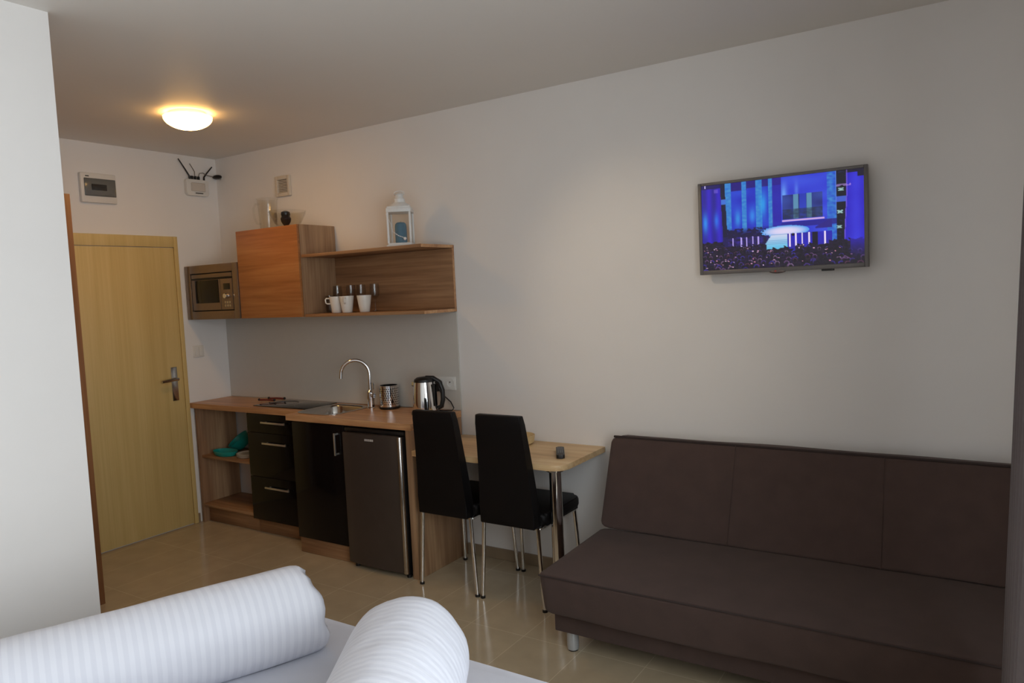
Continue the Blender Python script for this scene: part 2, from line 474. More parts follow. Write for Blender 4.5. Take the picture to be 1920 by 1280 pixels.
mb.tube([(0.02, -0.16, 2.488), (0.025, -0.155, 2.51), (0.03, -0.13, 2.515), (0.035, -0.10, 2.50), (0.040, -0.06, 2.495), (0.045, -0.042, 2.492)], 0.003, 6)
mb.build('cables', mat('grey_cable', srgb(120, 112, 104), 0.5), rt)
ad = thing('power_adapter', (0.05, 0.0, 2.475), 'small black plug-in adapter on the wall in the ceiling corner', 'adapter')
MB().sphere((0.052, -0.030, 2.493), 0.05, 0.85, 0.56, 0.32).build('body', BLACK, ad)
MB().lathe([(0.02, 0), (0.02, 0.006), (0.0, 0.006)], (0.052, -0.0065, 2.493), 16, 'Y').build('socket_cap', WHITE, ad)

sw = thing('light_switch', (0.0, -0.255, 1.188), 'white double light switch on the wall beside the door', 'switch')
MB().box(0.0005, 0.008, -0.298, -0.213, 1.190, 1.274, .004).build('frame', WHITE, sw)
for a, b in ((-0.286, -0.2565), (-0.2545, -0.225)):
    MB().box(0.008, 0.013, a, b, 1.202, 1.262, .002).build('rocker', WHITE, sw)

# wardrobe in the hallway
wd = thing('wardrobe', (0.41, -1.77, 0.0), 'tall brown wooden wardrobe end standing behind the white wall corner', 'wardrobe')
MB().box(0.815, 0.833, -2.07, -1.474, 0.0, 2.168, .002).build('side_panel', W_WARD, wd)
MB().box(0.006, 0.814, -2.07, -1.496, 0.06, 2.15, .002).build('carcass', W_WARD, wd)
for a, b in ((0.008, 0.409), (0.412, 0.813)):
    d = MB().box(a, b, -1.494, -1.476, 0.07, 2.15, .002).build('door', W_WARD, wd)
    hx = b - 0.04 if a < 0.1 else a + 0.04
    MB().box(hx-.006, hx+.006, -1.475, -1.455, 1.0, 1.16, .003).build('handle', STEEL, d)
MB().box(0.02, 0.80, -2.06, -1.51, 0.0, 0.06).build('plinth', W_WARD, wd)

# ------------------------------------------------------------------ ceiling lamp
LX, LY = 1.075, -0.93
lp = thing('ceiling_lamp', (LX, LY, H), 'round lit glass ceiling lamp glowing warm yellow', 'lamp')
LAMPMAT = lamp_glass_material(LX, LY)
MB().lathe([(0.0, -0.001), (0.095, -0.001), (0.10, -0.010), (0.10, -0.020), (0.0, -0.020)], (LX, LY, H), 40).build('base_plate', WHITE_METAL, lp)
prof = [(0.128, -0.022)]
for k in range(1, 13):
    a = 0.5 * pi * k / 12
    prof.append((0.128 * cos(a) if k < 12 else 0.0, -0.024 - 0.066 * sin(a)))
MB().lathe([(0.100, -0.0225)] + prof, (LX, LY, H), 48).build('glass_dome', LAMPMAT, lp)

# ventilation grille on the right wall
vt = thing('vent_grille', (0.74, 0.0, 2.28), 'square beige air vent grille on the wall near the ceiling', 'vent')
VM = mat('vent_beige', srgb(214, 203, 186), 0.4)
mb = MB()
mb.box(0.668, 0.690, -0.022, -0.001, 2.283, 2.420, .003); mb.box(0.788, 0.810, -0.022, -0.001, 2.283, 2.420, .003)
mb.box(0.690, 0.788, -0.022, -0.001, 2.283, 2.308, .003); mb.box(0.690, 0.788, -0.022, -0.001, 2.395, 2.420, .003)
mb.build('frame', VM, vt)
mb = MB()
for k in range(8):
    z = 2.312 + k * 0.0105
    mb.box(0.690, 0.788, -0.014, -0.006, z, z + 0.0055)
mb.build('slats', VM, vt, smooth=0)
MB().box(0.690, 0.788, -0.004, -0.001, 2.308, 2.395).build('shade_backing', mat('vent_shadow', srgb(120, 108, 92), 0.8), vt, smooth=0)  # darker panel, the shade behind the slats put into its colour

# ------------------------------------------------------------------ wall units
uc = thing('wall_cabinet', (0.9, 0.0, 1.46), 'brown oak wall cabinet with one closed door, right of the microwave', 'cabinet')
mb = MB()
mb.box(0.603, 0.621, -0.301, -0.010, 1.462, 2.040, .001)
mb.build('side_panel', W_VERT, uc)
MB().box(1.180, 1.198, -0.301, -0.003, 1.462, 2.040, .001).build('side_panel', W_VERT, uc)
MB().box(0.621, 1.180, -0.301, -0.003, 2.022, 2.040, .001).build('top_panel', W_HORZ, uc)
MB().box(0.621, 1.180, -0.301, -0.003, 1.462, 1.480, .001).build('bottom_panel', W_HORZ, uc)
MB().box(0.621, 1.180, -0.012, -0.004, 1.480, 2.022).build('back_panel', W_HORZ, uc, smooth=0)
MB().box(0.604, 1.197, -0.321, -0.303, 1.463, 2.039, .0015).build('door', W_DOOR, uc)

sh = thing('wall_shelf', (1.68, 0.0, 1.46), 'open-ended brown oak wall shelf holding mugs and glasses', 'shelf')
MB().box(1.200, 2.166, -0.300, -0.002, 1.832, 1.850, .001).build('top_board', W_HORZ, sh)
MB().box(1.200, 2.166, -0.300, -0.002, 1.460, 1.478, .001).build('bottom_board', W_HORZ, sh)
MB().box(1.200, 2.166, -0.020, -0.003, 1.479, 1.831, .0005).build('back_panel', W_HORZ, sh)
MB().box(2.1662, 2.1675, -0.300, -0.002, 1.8325, 1.8495).box(2.1662, 2.1675, -0.300, -0.002, 1.4605, 1.4775).box(2.1662, 2.1675, -0.020, -0.003, 1.478, 1.832).build('edge_banding', W_TOP, sh, smooth=0)

# built-in microwave at the left end of the wall units
mx0, mx1, mz0, mz1, myf = 0.014, 0.597, 1.463, 1.840, -0.326
mwv = thing('microwave', (0.3, 0.0, mz0), 'built-in steel microwave with dark window, left of the wall cabinet', 'microwave')
U = lambda u: mx0 + (mx1 - mx0) * u
V = lambda v: mz1 - (mz1 - mz0) * v
MB().box(mx0 + .006, mx1 - .004, myf + 0.018, -0.004, mz0 + .004, mz1 - .002, .002).build('housing', BLACK, mwv)
mb = MB()
mb.box(U(0), U(.105), myf, myf+.017, V(1), V(0), .003); mb.box(U(.905), U(1), myf, myf+.017, V(1), V(0), .003)
mb.box(U(.105), U(.905), myf, myf+.017, V(.15), V(0), .003); mb.box(U(.105), U(.905), myf, myf+.017, V(1), V(.85), .003)
mb.build('trim_frame', MICRO_STEEL, mwv)
dm = MB().box(U(.122), U(.660), myf+.002, myf+.017, V(.832), V(.272), .002).build('door', MICRO_STEEL, mwv)
MB().box(U(.19), U(.64), myf-.001, myf+.003, V(.70), V(.28), .002).build('window', BLACK_GLASS, dm)
MB().box(U(.122), U(.888), myf+.002, myf+.017, V(.238), V(.168), .002).build('top_strip', MICRO_STEEL, mwv)
MB().box(U(.115), U(.895), myf+.003, myf+.010, V(.265), V(.24), .001).build('door_handle', BLACK, mwv)
cp = MB().box(U(.668), U(.888), myf+.002, myf+.017, V(.832), V(.272), .002).build('control_panel', MICRO_STEEL, mwv)
MB().lathe([(0, -0.022), (0.016, -0.022), (0.019, -0.004), (0.019, 0.003)], (U(.79), myf, V(.585)), 20, 'Y').build('knob', CHROME, cp)
MB().box(U(.73), U(.85), myf+.0005, myf+.003, V(.47), V(.36), .001).build('display', BLACK_GLASS, cp)
mb = MB()
for r in range(2):
    for q in range(3):
        x = U(.735 + q * .042); z = V(.70 + r * .06)
        mb.box(x, x + .016, myf+.0005, myf+.003, z - .008, z + .008, .001)
mb.build('buttons', STEEL, cp)

# ------------------------------------------------------------------ splashback, sockets
sb = MB().box(0.002, 2.168, -0.010, -0.0008, 0.872, 1.458, .001).build('splashback', SPLASH, loc=(1.08, 0, 0.872), smooth=0)
tag(sb, 'plain pale grey splash panel on the wall between worktop and wall units', 'splashback')
so = thing('wall_socket', (2.063, -0.010, 0.99), 'white double wall socket above the right end of the worktop', 'socket')
MB().box(1.984, 2.142, -0.020, -0.0105, 0.992, 1.072, .003).build('frame', WHITE, so)
for cx in (2.023, 2.103):
    so_i = MB().lathe([(0.034, 0), (0.034, -0.004), (0.021, -0.004), (0.021, 0.006), (0, 0.006)], (cx, -0.0205, 1.032), 24, 'Y').build('outlet', WHITE, so)
    MB().lathe([(0.0045, 0.0), (0.004, -0.012), (0, -0.012)], (cx, -0.0145, 1.040), 10, 'Y').build('earth_pin', STEEL, so_i)

# ------------------------------------------------------------------ worktop, base units
SKX, SKY = 1.335, -0.238
SHX, SHY = 0.180, 0.185
def sink_ring(inset, r):
    return rrect(SKX - SHX + inset, SKX + SHX - inset, SKY - SHY + inset, SKY + SHY - inset, (r,) * 4, 9)
hole = sink_ring(0.012, 0.09)[::-1]
outer = [(0.004, -0.357), (1.157, -0.357), (1.157, -0.4705), (2.166, -0.4705), (2.166, -0.0105), (0.004, -0.0105)]
wt = MB().holed(outer, hole, 0.834, 0.870).build('worktop', W_TOP, loc=(1.08, -0.2, 0.834), smooth=0)
tag(wt, 'brown oak kitchen worktop stepping deeper at the sink', 'worktop')

ou = thing('open_base_unit', (0.31, -0.17, 0.0), 'open oak base unit with two shelf spaces at the left end of the kitchen', 'cabinet')
MB().box(0.024, 0.044, -0.337, -0.014, 0.0, 0.833, .001).build('side_panel', W_VERT, ou)
MB().box(0.045, 0.5985, -0.318, -0.014, 0.468, 0.486, .001).build('shelf', W_HORZ, ou)
MB().box(0.045, 0.5985, -0.335, -0.014, 0.118, 0.138, .001).build('bottom_panel', W_HORZ, ou)
MB().box(0.045, 0.5985, -0.293, -0.275, 0.001, 0.117, .001).build('plinth', W_HORZ, ou)

du = thing('drawer_unit', (0.9, -0.17, 0.0), 'black gloss three-drawer base unit beside the open shelves', 'cabinet')
MB().box(0.600, 1.188, -0.318, -0.014, 0.100, 0.832, .001).build('carcass', W_VERT, du)
for z0, z1, hz in ((0.703, 0.828, 0.776), (0.403, 0.700, 0.637), (0.104, 0.400, 0.339)):
    d = MB().box(0.602, 1.186, -0.338, -0.320, z0, z1, .002).build('drawer', BLACK_GLOSS, du)
    h = MB().box(0.774, 1.008, -0.366, -0.357, hz - .006, hz + .006, .002)
    h.box(0.800, 0.808, -0.358, -0.3375, hz - .004, hz + .004); h.box(0.974, 0.982, -0.358, -0.3375, hz - .004, hz + .004)
    h.build('handle', ALU, d)
MB().box(0.600, 1.170, -0.293, -0.275, 0.001, 0.099, .001).build('plinth', W_HORZ, du)

sc_ = thing('sink_cabinet', (1.42, -0.23, 0.0), 'black gloss cabinet door unit under the sink, left of the fridge', 'cabinet')
mb = MB(); mb.box(1.193, 1.211, -0.440, -0.345, 0.100, 0.715); mb.box(1.630, 1.646, -0.440, -0.014, 0.0, 0.715)
mb.box(1.193, 1.630, -0.440, -0.345, 0.100, 0.118); mb.box(1.193, 1.211, -0.3449, -0.34, 0.1, 0.2)
mb.build('carcass', W_VERT, sc_, smooth=0)
d = MB().box(1.198, 1.643, -0.461, -0.442, 0.104, 0.826, .002).build('door', BLACK_GLOSS, sc_)
hb = MB().box(1.588, 1.598, -0.494, -0.485, 0.652, 0.785, .002)
hb.box(1.589, 1.597, -0.486, -0.4605, 0.655, 0.664); hb.box(1.589, 1.597, -0.486, -0.4605, 0.773, 0.782)
hb.build('handle', ALU, d)
MB().box(1.189, 1.629, -0.441, -0.423, 0.001, 0.099, .001).build('plinth', W_HORZ, sc_)

ep = MB().box(2.122, 2.166, -0.466, -0.012, 0.0005, 0.8335, .001).build('end_panel', W_VERT, loc=(2.144, -0.24, 0))
tag(ep, 'upright oak board closing the kitchen beside the fridge', 'panel')

# fridge
fr = thing('mini_fridge', (1.88, -0.24, 0.0), 'small dark silver fridge under the worktop', 'fridge')
MB().box(1.657, 2.112, -0.440, -0.020, 0.018, 0.800, .004).build('body', BLACK, fr)
MB().box(1.657, 2.112, -0.470, -0.020, 0.801, 0.822, .004).build('top', BLACK, fr)
arc = []
for k in range(15):
    u = k / 14
    arc.append((1.655 + 0.424 * u, -0.484 - 0.016 * (1 - (2*u - 1) ** 2) ))
poly = [(1.655, -0.443)] + arc + [(2.079, -0.443)]
dd = MB().prism(poly, 0.030, 0.797, .002).build('door', DARK_STEEL, fr)
MB().prism(rrect(2.080, 2.106, -0.497, -0.480, (.010, .012, 0, 0)), 0.030, 0.797, .001).build('door_edge_strip', STEEL, fr)
MB().box(2.0795, 2.108, -0.4795, -0.443, 0.030, 0.797, .002).build('door_side', BLACK, fr)
lg = MB(); x = 1.845
for w in (.012, .010, .011, .012, .010):
    lg.box(x, x + w, -0.5003, -0.4992, 0.7605, 0.7725); x += w + .0025
lg.build('logo', LIGHT_GREY, dd, smooth=0)
for fx in (1.69, 2.085):
    for fy in (-0.455, -0.06):
        MB().lathe([(0, 0.0), (0.014, 0.0), (0.014, 0.018), (0, 0.018)], (fx, fy, 0.0005), 14).build('foot', BLACK, fr)
mb = MB().box(1.657, 2.112, -0.448, -0.441, 0.012, 0.03)
mb.build('kick_grille', BLACK, fr, smooth=0)

# hob
hb_ = thing('hob', (0.89, -0.167, 0.870), 'flat black glass hob set in the worktop', 'hob')
MB().box(0.632, 1.150, -0.302, -0.032, 0.8702, 0.8755, .0015).build('glass_plate', BLACK_GLASS, hb_)
mb = MB()
for cx, r in ((0.78, 0.10), (1.01, 0.085)):
    mb.lathe([(r, 0), (r, .0004), (r - .003, .0004), (r - .003, 0)], (cx, -0.165, 0.8755), 40)
mb.build('cooking_zone_rings', mat('ring_grey', srgb(90, 88, 88), 0.3), hb_)
for nm, p, lb in (('kitchen_utensil', (0.505, -0.150, 0.640, -0.130), 'small reddish utensil with dark ends lying at the left edge of the hob'),
                  ('kitchen_utensil', (0.515, -0.075, 0.650, -0.050), 'small dark red utensil lying behind the other on the hob')):
    x0, y0, x1, y1 = p
    t = thing(nm, (x0, y0, 0.8757), lb, 'utensil', 'small red utensils on the hob')
    z = 0.8832
    MB().tube([(x0, y0, z), ((x0+x1)/2, (y0+y1)/2 + .006, z + .001), (x1, y1, z)], 0.006, 10).build('shaft', DARK_RED, t)
    MB().sphere((x1, y1, z + .002), 0.009).build('tip', BLACK, t)
    MB().sphere((x0, y0, z + .002), 0.009).build('end_cap', BLACK, t)

# sink
sk = thing('sink', (SKX, SKY, 0.870), 'stainless steel sink bowl with rounded corners set in the worktop', 'sink')
mb = MB(); rings = []
for inset, r, h in ((0, .095, 0.0005), (0, .095, 0.004), (.012, .085, 0.006), (.026, .075, 0.003), (.034, .07, -0.010), (.040, .07, -0.08), (.052, .065, -0.122), (.075, .055, -0.136), (.15, .02, -0.140)):
    rings.append([mb.bm.verts.new((x, y, 0.870 + h)) for x, y in sink_ring(inset, r)])
for r0, r1 in zip(rings, rings[1:]):
    n = len(r0)
    for k in range(n): mb.bm.faces.new((r0[k], r0[(k+1) % n], r1[(k+1) % n], r1[k]))
mb.bm.faces.new(rings[-1])
mb.build('bowl', STEEL, sk, smooth=50)
MB().lathe([(0.03, -0.1395), (0.022, -0.1375), (0.0, -0.1375)], (SKX, SKY, 0.870), 24).build('drain', CHROME, sk)

# tap
TX, TY = 1.546, -0.120
tp = thing('mixer_tap', (TX, TY, 0.870), 'tall chrome swan-neck mixer tap behind the sink', 'tap')
MB().lathe([(0.0, 0.0005), (0.026, 0.0005), (0.026, 0.006), (0.021, 0.010), (0.021, 0.06), (0.024, 0.062), (0.024, 0.105), (0.014, 0.118), (0, 0.118)], (TX, TY, 0.870), 28).build('body', CHROME, tp)
dx, dy = -0.80, -0.60
pts = [(TX, TY, 0.985), (TX, TY, 1.04), (TX + .0, TY, 1.09)]
Rr = 0.088
for k in range(1, 17):
    a = pi * k / 16 * 1.0
    pts.append((TX + dx * (Rr - Rr * cos(a)), TY + dy * (Rr - Rr * cos(a)), 1.09 + Rr * sin(a)))
pts.append((TX + dx * (2*Rr + .002), TY + dy * (2*Rr + .002), 1.068))
MB().tube(pts, 0.011, 14).build('spout', CHROME, tp)
lv = MB().tube([(TX + .018, TY - .006, 0.955), (TX + .042, TY - .016, 0.955)], 0.015, 14)
lv.tube([(TX + .036, TY - .014, 0.958), (TX + .041, TY - .015, 0.99), (TX + .039, TY - .014, 1.035)], 0.0055, 10)
lv.build('lever', CHROME, tp)

# cutlery drainer
CX, CY = 1.664, -0.080
cd = thing('cutlery_holder', (CX, CY, 0.870), 'perforated round steel cutlery holder on the worktop beside the tap', 'cutlery holder')
MB().lathe([(0.0, 0.0005), (0.062, 0.0005), (0.064, 0.004), (0.064, 0.014), (0.058, 0.016)], (CX, CY, 0.870), 32).build('base', BLACK, cd)
MB().lathe([(0.050, 0.016), (0.0585, 0.016), (0.0585, 0.140), (0.0605, 0.142), (0.0605, 0.146), (0.055, 0.146), (0.055, 0.02), (0.0, 0.018)], (CX, CY, 0.870), 40).build('cup', CHROME, cd)
mb = MB()
for i in range(8):
    for j in range(26):
        a = 2*pi*(j + 0.5*(i % 2))/26
        m_ = Matrix.Translation((CX + 0.0586*cos(a), CY + 0.0586*sin(a), 0.902 + i*0.0135)) @ Matrix.Rotation(a, 4, 'Z') @ Matrix.Rotation(pi/2, 4, 'Y')
        bmesh.ops.create_circle(mb.bm, cap_ends=True, segments=8, radius=0.0036, matrix=m_)
mb.build('perforations', SHADOW_GAP, cd, smooth=0)

# kettle
KX, KY, KZ = 2.036, -0.180, 0.870
kt = thing('kettle', (KX, KY, KZ), 'shiny steel electric kettle with black lid and handle', 'kettle')
MB().lathe([(0.0, 0.0005), (0.080, 0.0005), (0.083, 0.006), (0.080, 0.020), (0.0, 0.020)], (KX, KY, KZ), 36).build('power_base', BLACK, kt)
MB().lathe([(0.0, 0.022), (0.071, 0.022), (0.072, 0.03), (0.070, 0.10), (0.065, 0.16), (0.060, 0.192), (0.0, 0.192)], (KX, KY, KZ), 40).build('body', CHROME, kt)
MB().lathe([(0.061, 0.192), (0.058, 0.206), (0.042, 0.218), (0.0, 0.224)], (KX, KY, KZ), 32).build('lid', BLACK, kt)
MB().prism([(KX - .058, KY - .010), (KX - .048, KY - .034), (KX - .074, KY - .026)], KZ + .165, KZ + .192, .001).build('spout', CHROME, kt)
hd = MB(); hx, hy = 0.90, 0.42
P = [(KX + .01*hx, KY + .01*hy, KZ + .214), (KX + .055*hx, KY + .055*hy, KZ + .212), (KX + .092*hx, KY + .092*hy, KZ + .188), (KX + .108*hx, KY + .108*hy, KZ + .140),
     (KX + .108*hx, KY + .108*hy, KZ + .085), (KX + .098*hx, KY + .098*hy, KZ + .045), (KX + .076*hx, KY + .076*hy, KZ + .036)]
hd.tube(P, 0.0135, 12); hd.build('handle', BLACK, kt)
MB().box(KX + .050, KX + .074, KY - .012, KY + .026, KZ + .05, KZ + .180, .006).build('water_gauge', BLACK_GLASS, kt)
mb = MB()
mb.tube([(2.040, -0.088, 0.880), (2.09, -0.075, 0.877), (2.135, -0.055, 0.876), (2.140, -0.045, 0.890), (2.115, -0.040, 0.925), (2.075, -0.042, 0.955), (2.048, -0.044, 0.975), (2.035, -0.046, 1.00)], 0.0035, 8)
mb.build('cord', BLACK, kt)
mb = MB().lathe([(0, -0.040), (0.012, -0.040), (0.020, -0.022), (0.0205, 0.0)], (2.027, -0.0215, 1.032), 20, 'Y')
mb.box(2.021, 2.037, -0.058, -0.040, 0.985, 1.036, .005)
mb.build('plug', BLACK, kt)

# things in the open base unit
def oval_dish(cx, cy, z, rx, ry, h, t=0.004):
    mb = MB().lathe([(0, 0.0005), (0.8, 0.0005), (0.93, h*.35), (1.0, h), (1.0 - t/rx, h), (0.88, h*.4), (0.76, t), (0, t)], (0, 0, 0), 36)
    mb.xform(Matrix.Translation((cx, cy, z)) @ Matrix.Diagonal((rx, ry, 1, 1))); return mb
ds = oval_dish(0.215, -0.245, 0.4865, 0.112, 0.066, 0.034).build('dish', TEAL, loc=(0.215, -0.245, 0.4865))
tag(ds, 'flat oval teal plastic dish at the front of the open shelf', 'dish')
bw = MB().lathe([(0, 0.0), (0.055, 0.0), (0.085, 0.03), (0.104, 0.09), (0.104, 0.094), (0.098, 0.092), (0.08, 0.034), (0.052, 0.005), (0, 0.005)], (0, 0, 0), 36)
bw.xform(Matrix.Translation((0.170, -0.078, 0.552)) @ Matrix.Rotation(radians(-30), 4, 'Z') @ Matrix.Rotation(radians(38), 4, 'X') @ Matrix.Diagonal((0.80, 0.80, 0.80, 1)) @ Matrix.Translation((0, 0, -0.045)))
zb = min(v.co.z for v in bw.bm.verts); bw.xform(Matrix.Translation((0, 0, 0.4866 - zb)))
bo = bw.build('bowl', TEAL, loc=(0.170, -0.078, 0.4865))
tag(bo, 'teal plastic bowl leaning on its side behind the teal dish', 'bowl')
for k in range(3):
    o = oval_dish(0.425, -0.215, 0.4865 + k*0.0088, 0.078, 0.078, 0.012).build('plate', CREAM, loc=(0.425, -0.215, 0.4865 + k*0.0088))
    tag(o, ('pale plate at the bottom of the small stack right of the teal dish', 'pale plate in the middle of the small stack right of the teal dish', 'topmost pale plate of the small stack right of the teal dish')[k], 'plate', 'pale plates on the open shelf')

# ------------------------------------------------------------------ on top of the wall units
JX, JY, JZ = 0.775, -0.185, 2.0405
jg = thing('glass_jug', (JX, JY, JZ), 'tall clear glass jug with handle on the wall cabinet', 'jug')
MB().lathe([(0.0, 0.0005), (0.052, 0.0005), (0.056, 0.01), (0.060, 0.10), (0.066, 0.200), (0.070, 0.208), (0.067, 0.209), (0.0625, 0.20), (0.0565, 0.10), (0.052, 0.014), (0, 0.012)], (JX, JY, JZ), 36).build('body', GLASS, jg)
MB().tube([(JX - .058, JY - .02, JZ + .175), (JX - .085, JY - .03, JZ + .178), (JX - .100, JY - .035, JZ + .150), (JX - .098, JY - .034, JZ + .09), (JX - .082, JY - .028, JZ + .05), (JX - .055, JY - .018, JZ + .045)], 0.007, 10).build('handle', GLASS, jg)
BX, BY = 0.965, -0.185
gb = MB().lathe([(0, 0.0005), (0.05, 0.0005), (0.085, 0.03), (0.112, 0.085), (0.118, 0.108), (0.115, 0.109), (0.108, 0.086), (0.082, 0.034), (0.048, 0.006), (0, 0.005)], (BX, BY, JZ), 40).build('glass_bowl', GLASS, loc=(BX, BY, JZ))
tag(gb, 'round clear glass bowl beside the jug on the wall cabinet', 'bowl')
orn = thing('ornament', (BX - .018, BY, JZ + .006), 'small dark shiny teardrop-shaped ornament inside the clear glass bowl', 'ornament')
MB().lathe([(0, 0.0), (0.010, 0.002), (0.030, 0.035), (0.034, 0.055), (0.026, 0.072), (0.0, 0.078)], (BX - .018, BY, JZ + .006), 24).build('body', mat('dark_glaze', srgb(40, 42, 50), 0.08, 0.6), orn)
MB().lathe([(0.026, 0.072), (0.030, 0.080), (0.028, 0.098), (0.012, 0.106), (0, 0.106)], (BX - .018, BY, JZ + .006), 24).build('cap', BLACK_GLASS, orn)

# lantern
LNX, LNY, LNZ = 1.915, -0.170, 1.8505
ln_ = thing('lantern', (LNX, LNY, LNZ), 'white metal lantern on the open shelf', 'lantern')
ROT = Matrix.Translation((LNX, LNY, LNZ)) @ Matrix.Rotation(radians(33), 4, 'Z')
s = 0.064
def lan(mb, name, m, par): return mb.xform(ROT).build(name, m, par)
lan(MB().box(-s-.012, s+.012, -s-.012, s+.012, 0.0005, 0.010, .002).box(-s-.004, s+.004, -s-.004, s+.004, 0.010, 0.022, .002), 'base', WHITE_METAL, ln_)
for ix in (-1, 1):
    for iy in (-1, 1):
        x, y = ix * s, iy * s
        lan(MB().box(x-.006, x+.006, y-.006, y+.006, 0.022, 0.198, .0015), 'post', WHITE_METAL, ln_)
mb = MB().box(-s-.008, s+.008, -s-.008, s+.008, 0.198, 0.222, .003)
mb.box(-s-.002, s+.002, -s-.002, s+.002, 0.222, 0.232, .002)
lan(mb, 'top_frame', WHITE_METAL, ln_)
mb = MB().lathe([(0.066, 0.232), (0.056, 0.245), (0.036, 0.256), (0.032, 0.268), (0.034, 0.276), (0.026, 0.284), (0.022, 0.300), (0.028, 0.304), (0.014, 0.316), (0, 0.318)], (0, 0, 0), 28)
lan(mb, 'roof', WHITE_METAL, ln_)
mb = MB().tube([(0.030*cos(a), 0.006, 0.312 + 0.014*sin(a)) for a in [pi*2*k/20 for k in range(21)]], 0.0028, 8)
lan(mb, 'ring', WHITE_METAL, ln_)
for k in range(4):
    a = k * pi / 2
    m_ = Matrix.Rotation(a, 4, 'Z')
    lan(MB().box(-s+.006, s-.006, -s-.0008, -s+.0008, 0.024, 0.197).xform(m_), 'pane', GLASS, ln_)
q = [(-s-.008, -s-.010, 0.19), (-.045, -s-.010, 0.13), (-.036, -s-.010, 0.085), (-.005, -s-.010, 0.062), (.030, -s-.010, 0.048)]
mb = MB().tube(q, 0.0016, 6)
for (a, b) in zip(q[1:], q[2:]):
    for t in (0.0, .33, .66):
        mb.sphere((a[0]+(b[0]-a[0])*t, a[1], a[2]+(b[2]-a[2])*t), 0.0032, seg=8)
mb.sphere((.032, -s-.011, 0.044), 0.009, seg=12)
lan(mb, 'bead_string', BEAD, ln_)
cn = thing('candle', (LNX, LNY, LNZ + .0225), 'dark teal pillar candle inside the white lantern', 'candle')
MB().lathe([(0, 0.0005), (0.034, 0.0005), (0.034, 0.098), (0.031, 0.112), (0.022, 0.120), (0.01, 0.117), (0, 0.116)], (LNX, LNY, LNZ + .0225), 28).build('wax', TEAL_WAX, cn)
MB().tube([(LNX, LNY, LNZ + .138), (LNX + .001, LNY, LNZ + .150)], 0.0012, 6).build('wick', BLACK, cn)

# mugs and glasses in the shelf
def mug(x, y, ang, label):
    z = 1.4785
    t = thing('mug', (x, y, z), label, 'mug', 'white mugs in the wall shelf')
    MB().lathe([(0, 0.0005), (0.029, 0.0005), (0.031, 0.004), (0.0445, 0.100), (0.0445, 0.102), (0.041, 0.102), (0.028, 0.008), (0, 0.006)], (x, y, z), 32).build('cup', CERAMIC, t)
    c_, s_ = cos(ang), sin(ang)
    pts = [(0.042, 0.090), (0.062, 0.092), (0.068, 0.084), (0.066, 0.064), (0.056, 0.058), (0.037, 0.058)]
    MB().tube([(x + c_*r, y + s_*r, z + h) for r, h in pts], 0.0045, 10).build('handle', CERAMIC, t)
mug(1.385, -0.205, radians(215), 'white mug with its handle showing, left of the mugs')
mug(1.485, -0.215, radians(-58), 'white mug in the middle of the three shelf mugs')
mug(1.608, -0.190, radians(123), 'white mug right of the other two, beside the tall glasses')
def stem_glass(x, y, label, first=[None]):
    z = 1.4785
    t = thing('stemmed_glass', (x, y, z), label, 'glass', 'stemmed glasses in the wall shelf')
    MB().lathe([(0, 0.0005), (0.032, 0.0005), (0.032, 0.002), (0.006, 0.006), (0, 0.006)], (x, y, z), 28).build('foot', GLASS, t)
    MB().lathe([(0.0045, 0.006), (0.0035, 0.02), (0.0035, 0.065), (0.006, 0.075)], (x, y, z), 14).build('stem', GLASS, t)
    MB().lathe([(0.0, 0.074), (0.010, 0.076), (0.026, 0.095), (0.030, 0.125), (0.027, 0.170), (0.0262, 0.170), (0.029, 0.125), (0.025, 0.097), (0.0, 0.079)], (x, y, z), 32).build('bowl', GLASS, t)
stem_glass(1.285, -0.095, 'clear stemmed glass behind the left mug')
stem_glass(1.385, -0.075, 'clear stemmed glass behind and between the left and middle mugs')
stem_glass(1.497, -0.100, 'clear stemmed glass behind the right mug')
stem_glass(1.598, -0.085, 'clear stemmed glass right of all the mugs')
tb = MB().lathe([(0, 0.0005), (0.026, 0.0005), (0.031, 0.110), (0.0295, 0.110), (0.025, 0.008), (0, 0.007)], (1.175, -0.15+.03, 1.4785), 32).xform(Matrix.Translation((0.065, -0.0, 0))).build('tumbler', GLASS, loc=(1.24, -0.12, 1.4785))
tag(tb, 'clear straight glass standing alone at the left end of the shelf', 'glass')

# ------------------------------------------------------------------ table and things on it
tt = thing('breakfast_table', (2.63, -0.24, 0.0), 'light oak breakfast table fixed between kitchen end and sofa', 'table')
MB().prism(rrect(2.1675, 3.100, -0.476, -0.002, (0.004, 0.07, 0.003, 0.003)), 0.697, 0.725, .003).build('tabletop', W_TABLE, tt)
lg_ = MB().lathe([(0, 0.0005), (0.030, 0.0005), (0.030, 0.692), (0, 0.692)], (3.030, -0.420, 0.0), 32).build('leg', CHROME, tt)
MB().lathe([(0.045, 0.688), (0.045, 0.6965), (0, 0.6965)], (3.030, -0.420, 0.0), 24).build('mounting_plate', CHROME, lg_)

rd = thing('wooden_bowl', (2.628, -0.108, 0.725), 'small round light wood bowl on the table, partly behind a chair', 'bowl')
MB().lathe([(0, 0.0005), (0.070, 0.0005), (0.084, 0.010), (0.090, 0.048), (0.086, 0.050), (0.078, 0.014), (0, 0.010)], (2.628, -0.108, 0.7255), 36).build('body', W_LIGHT, rd)

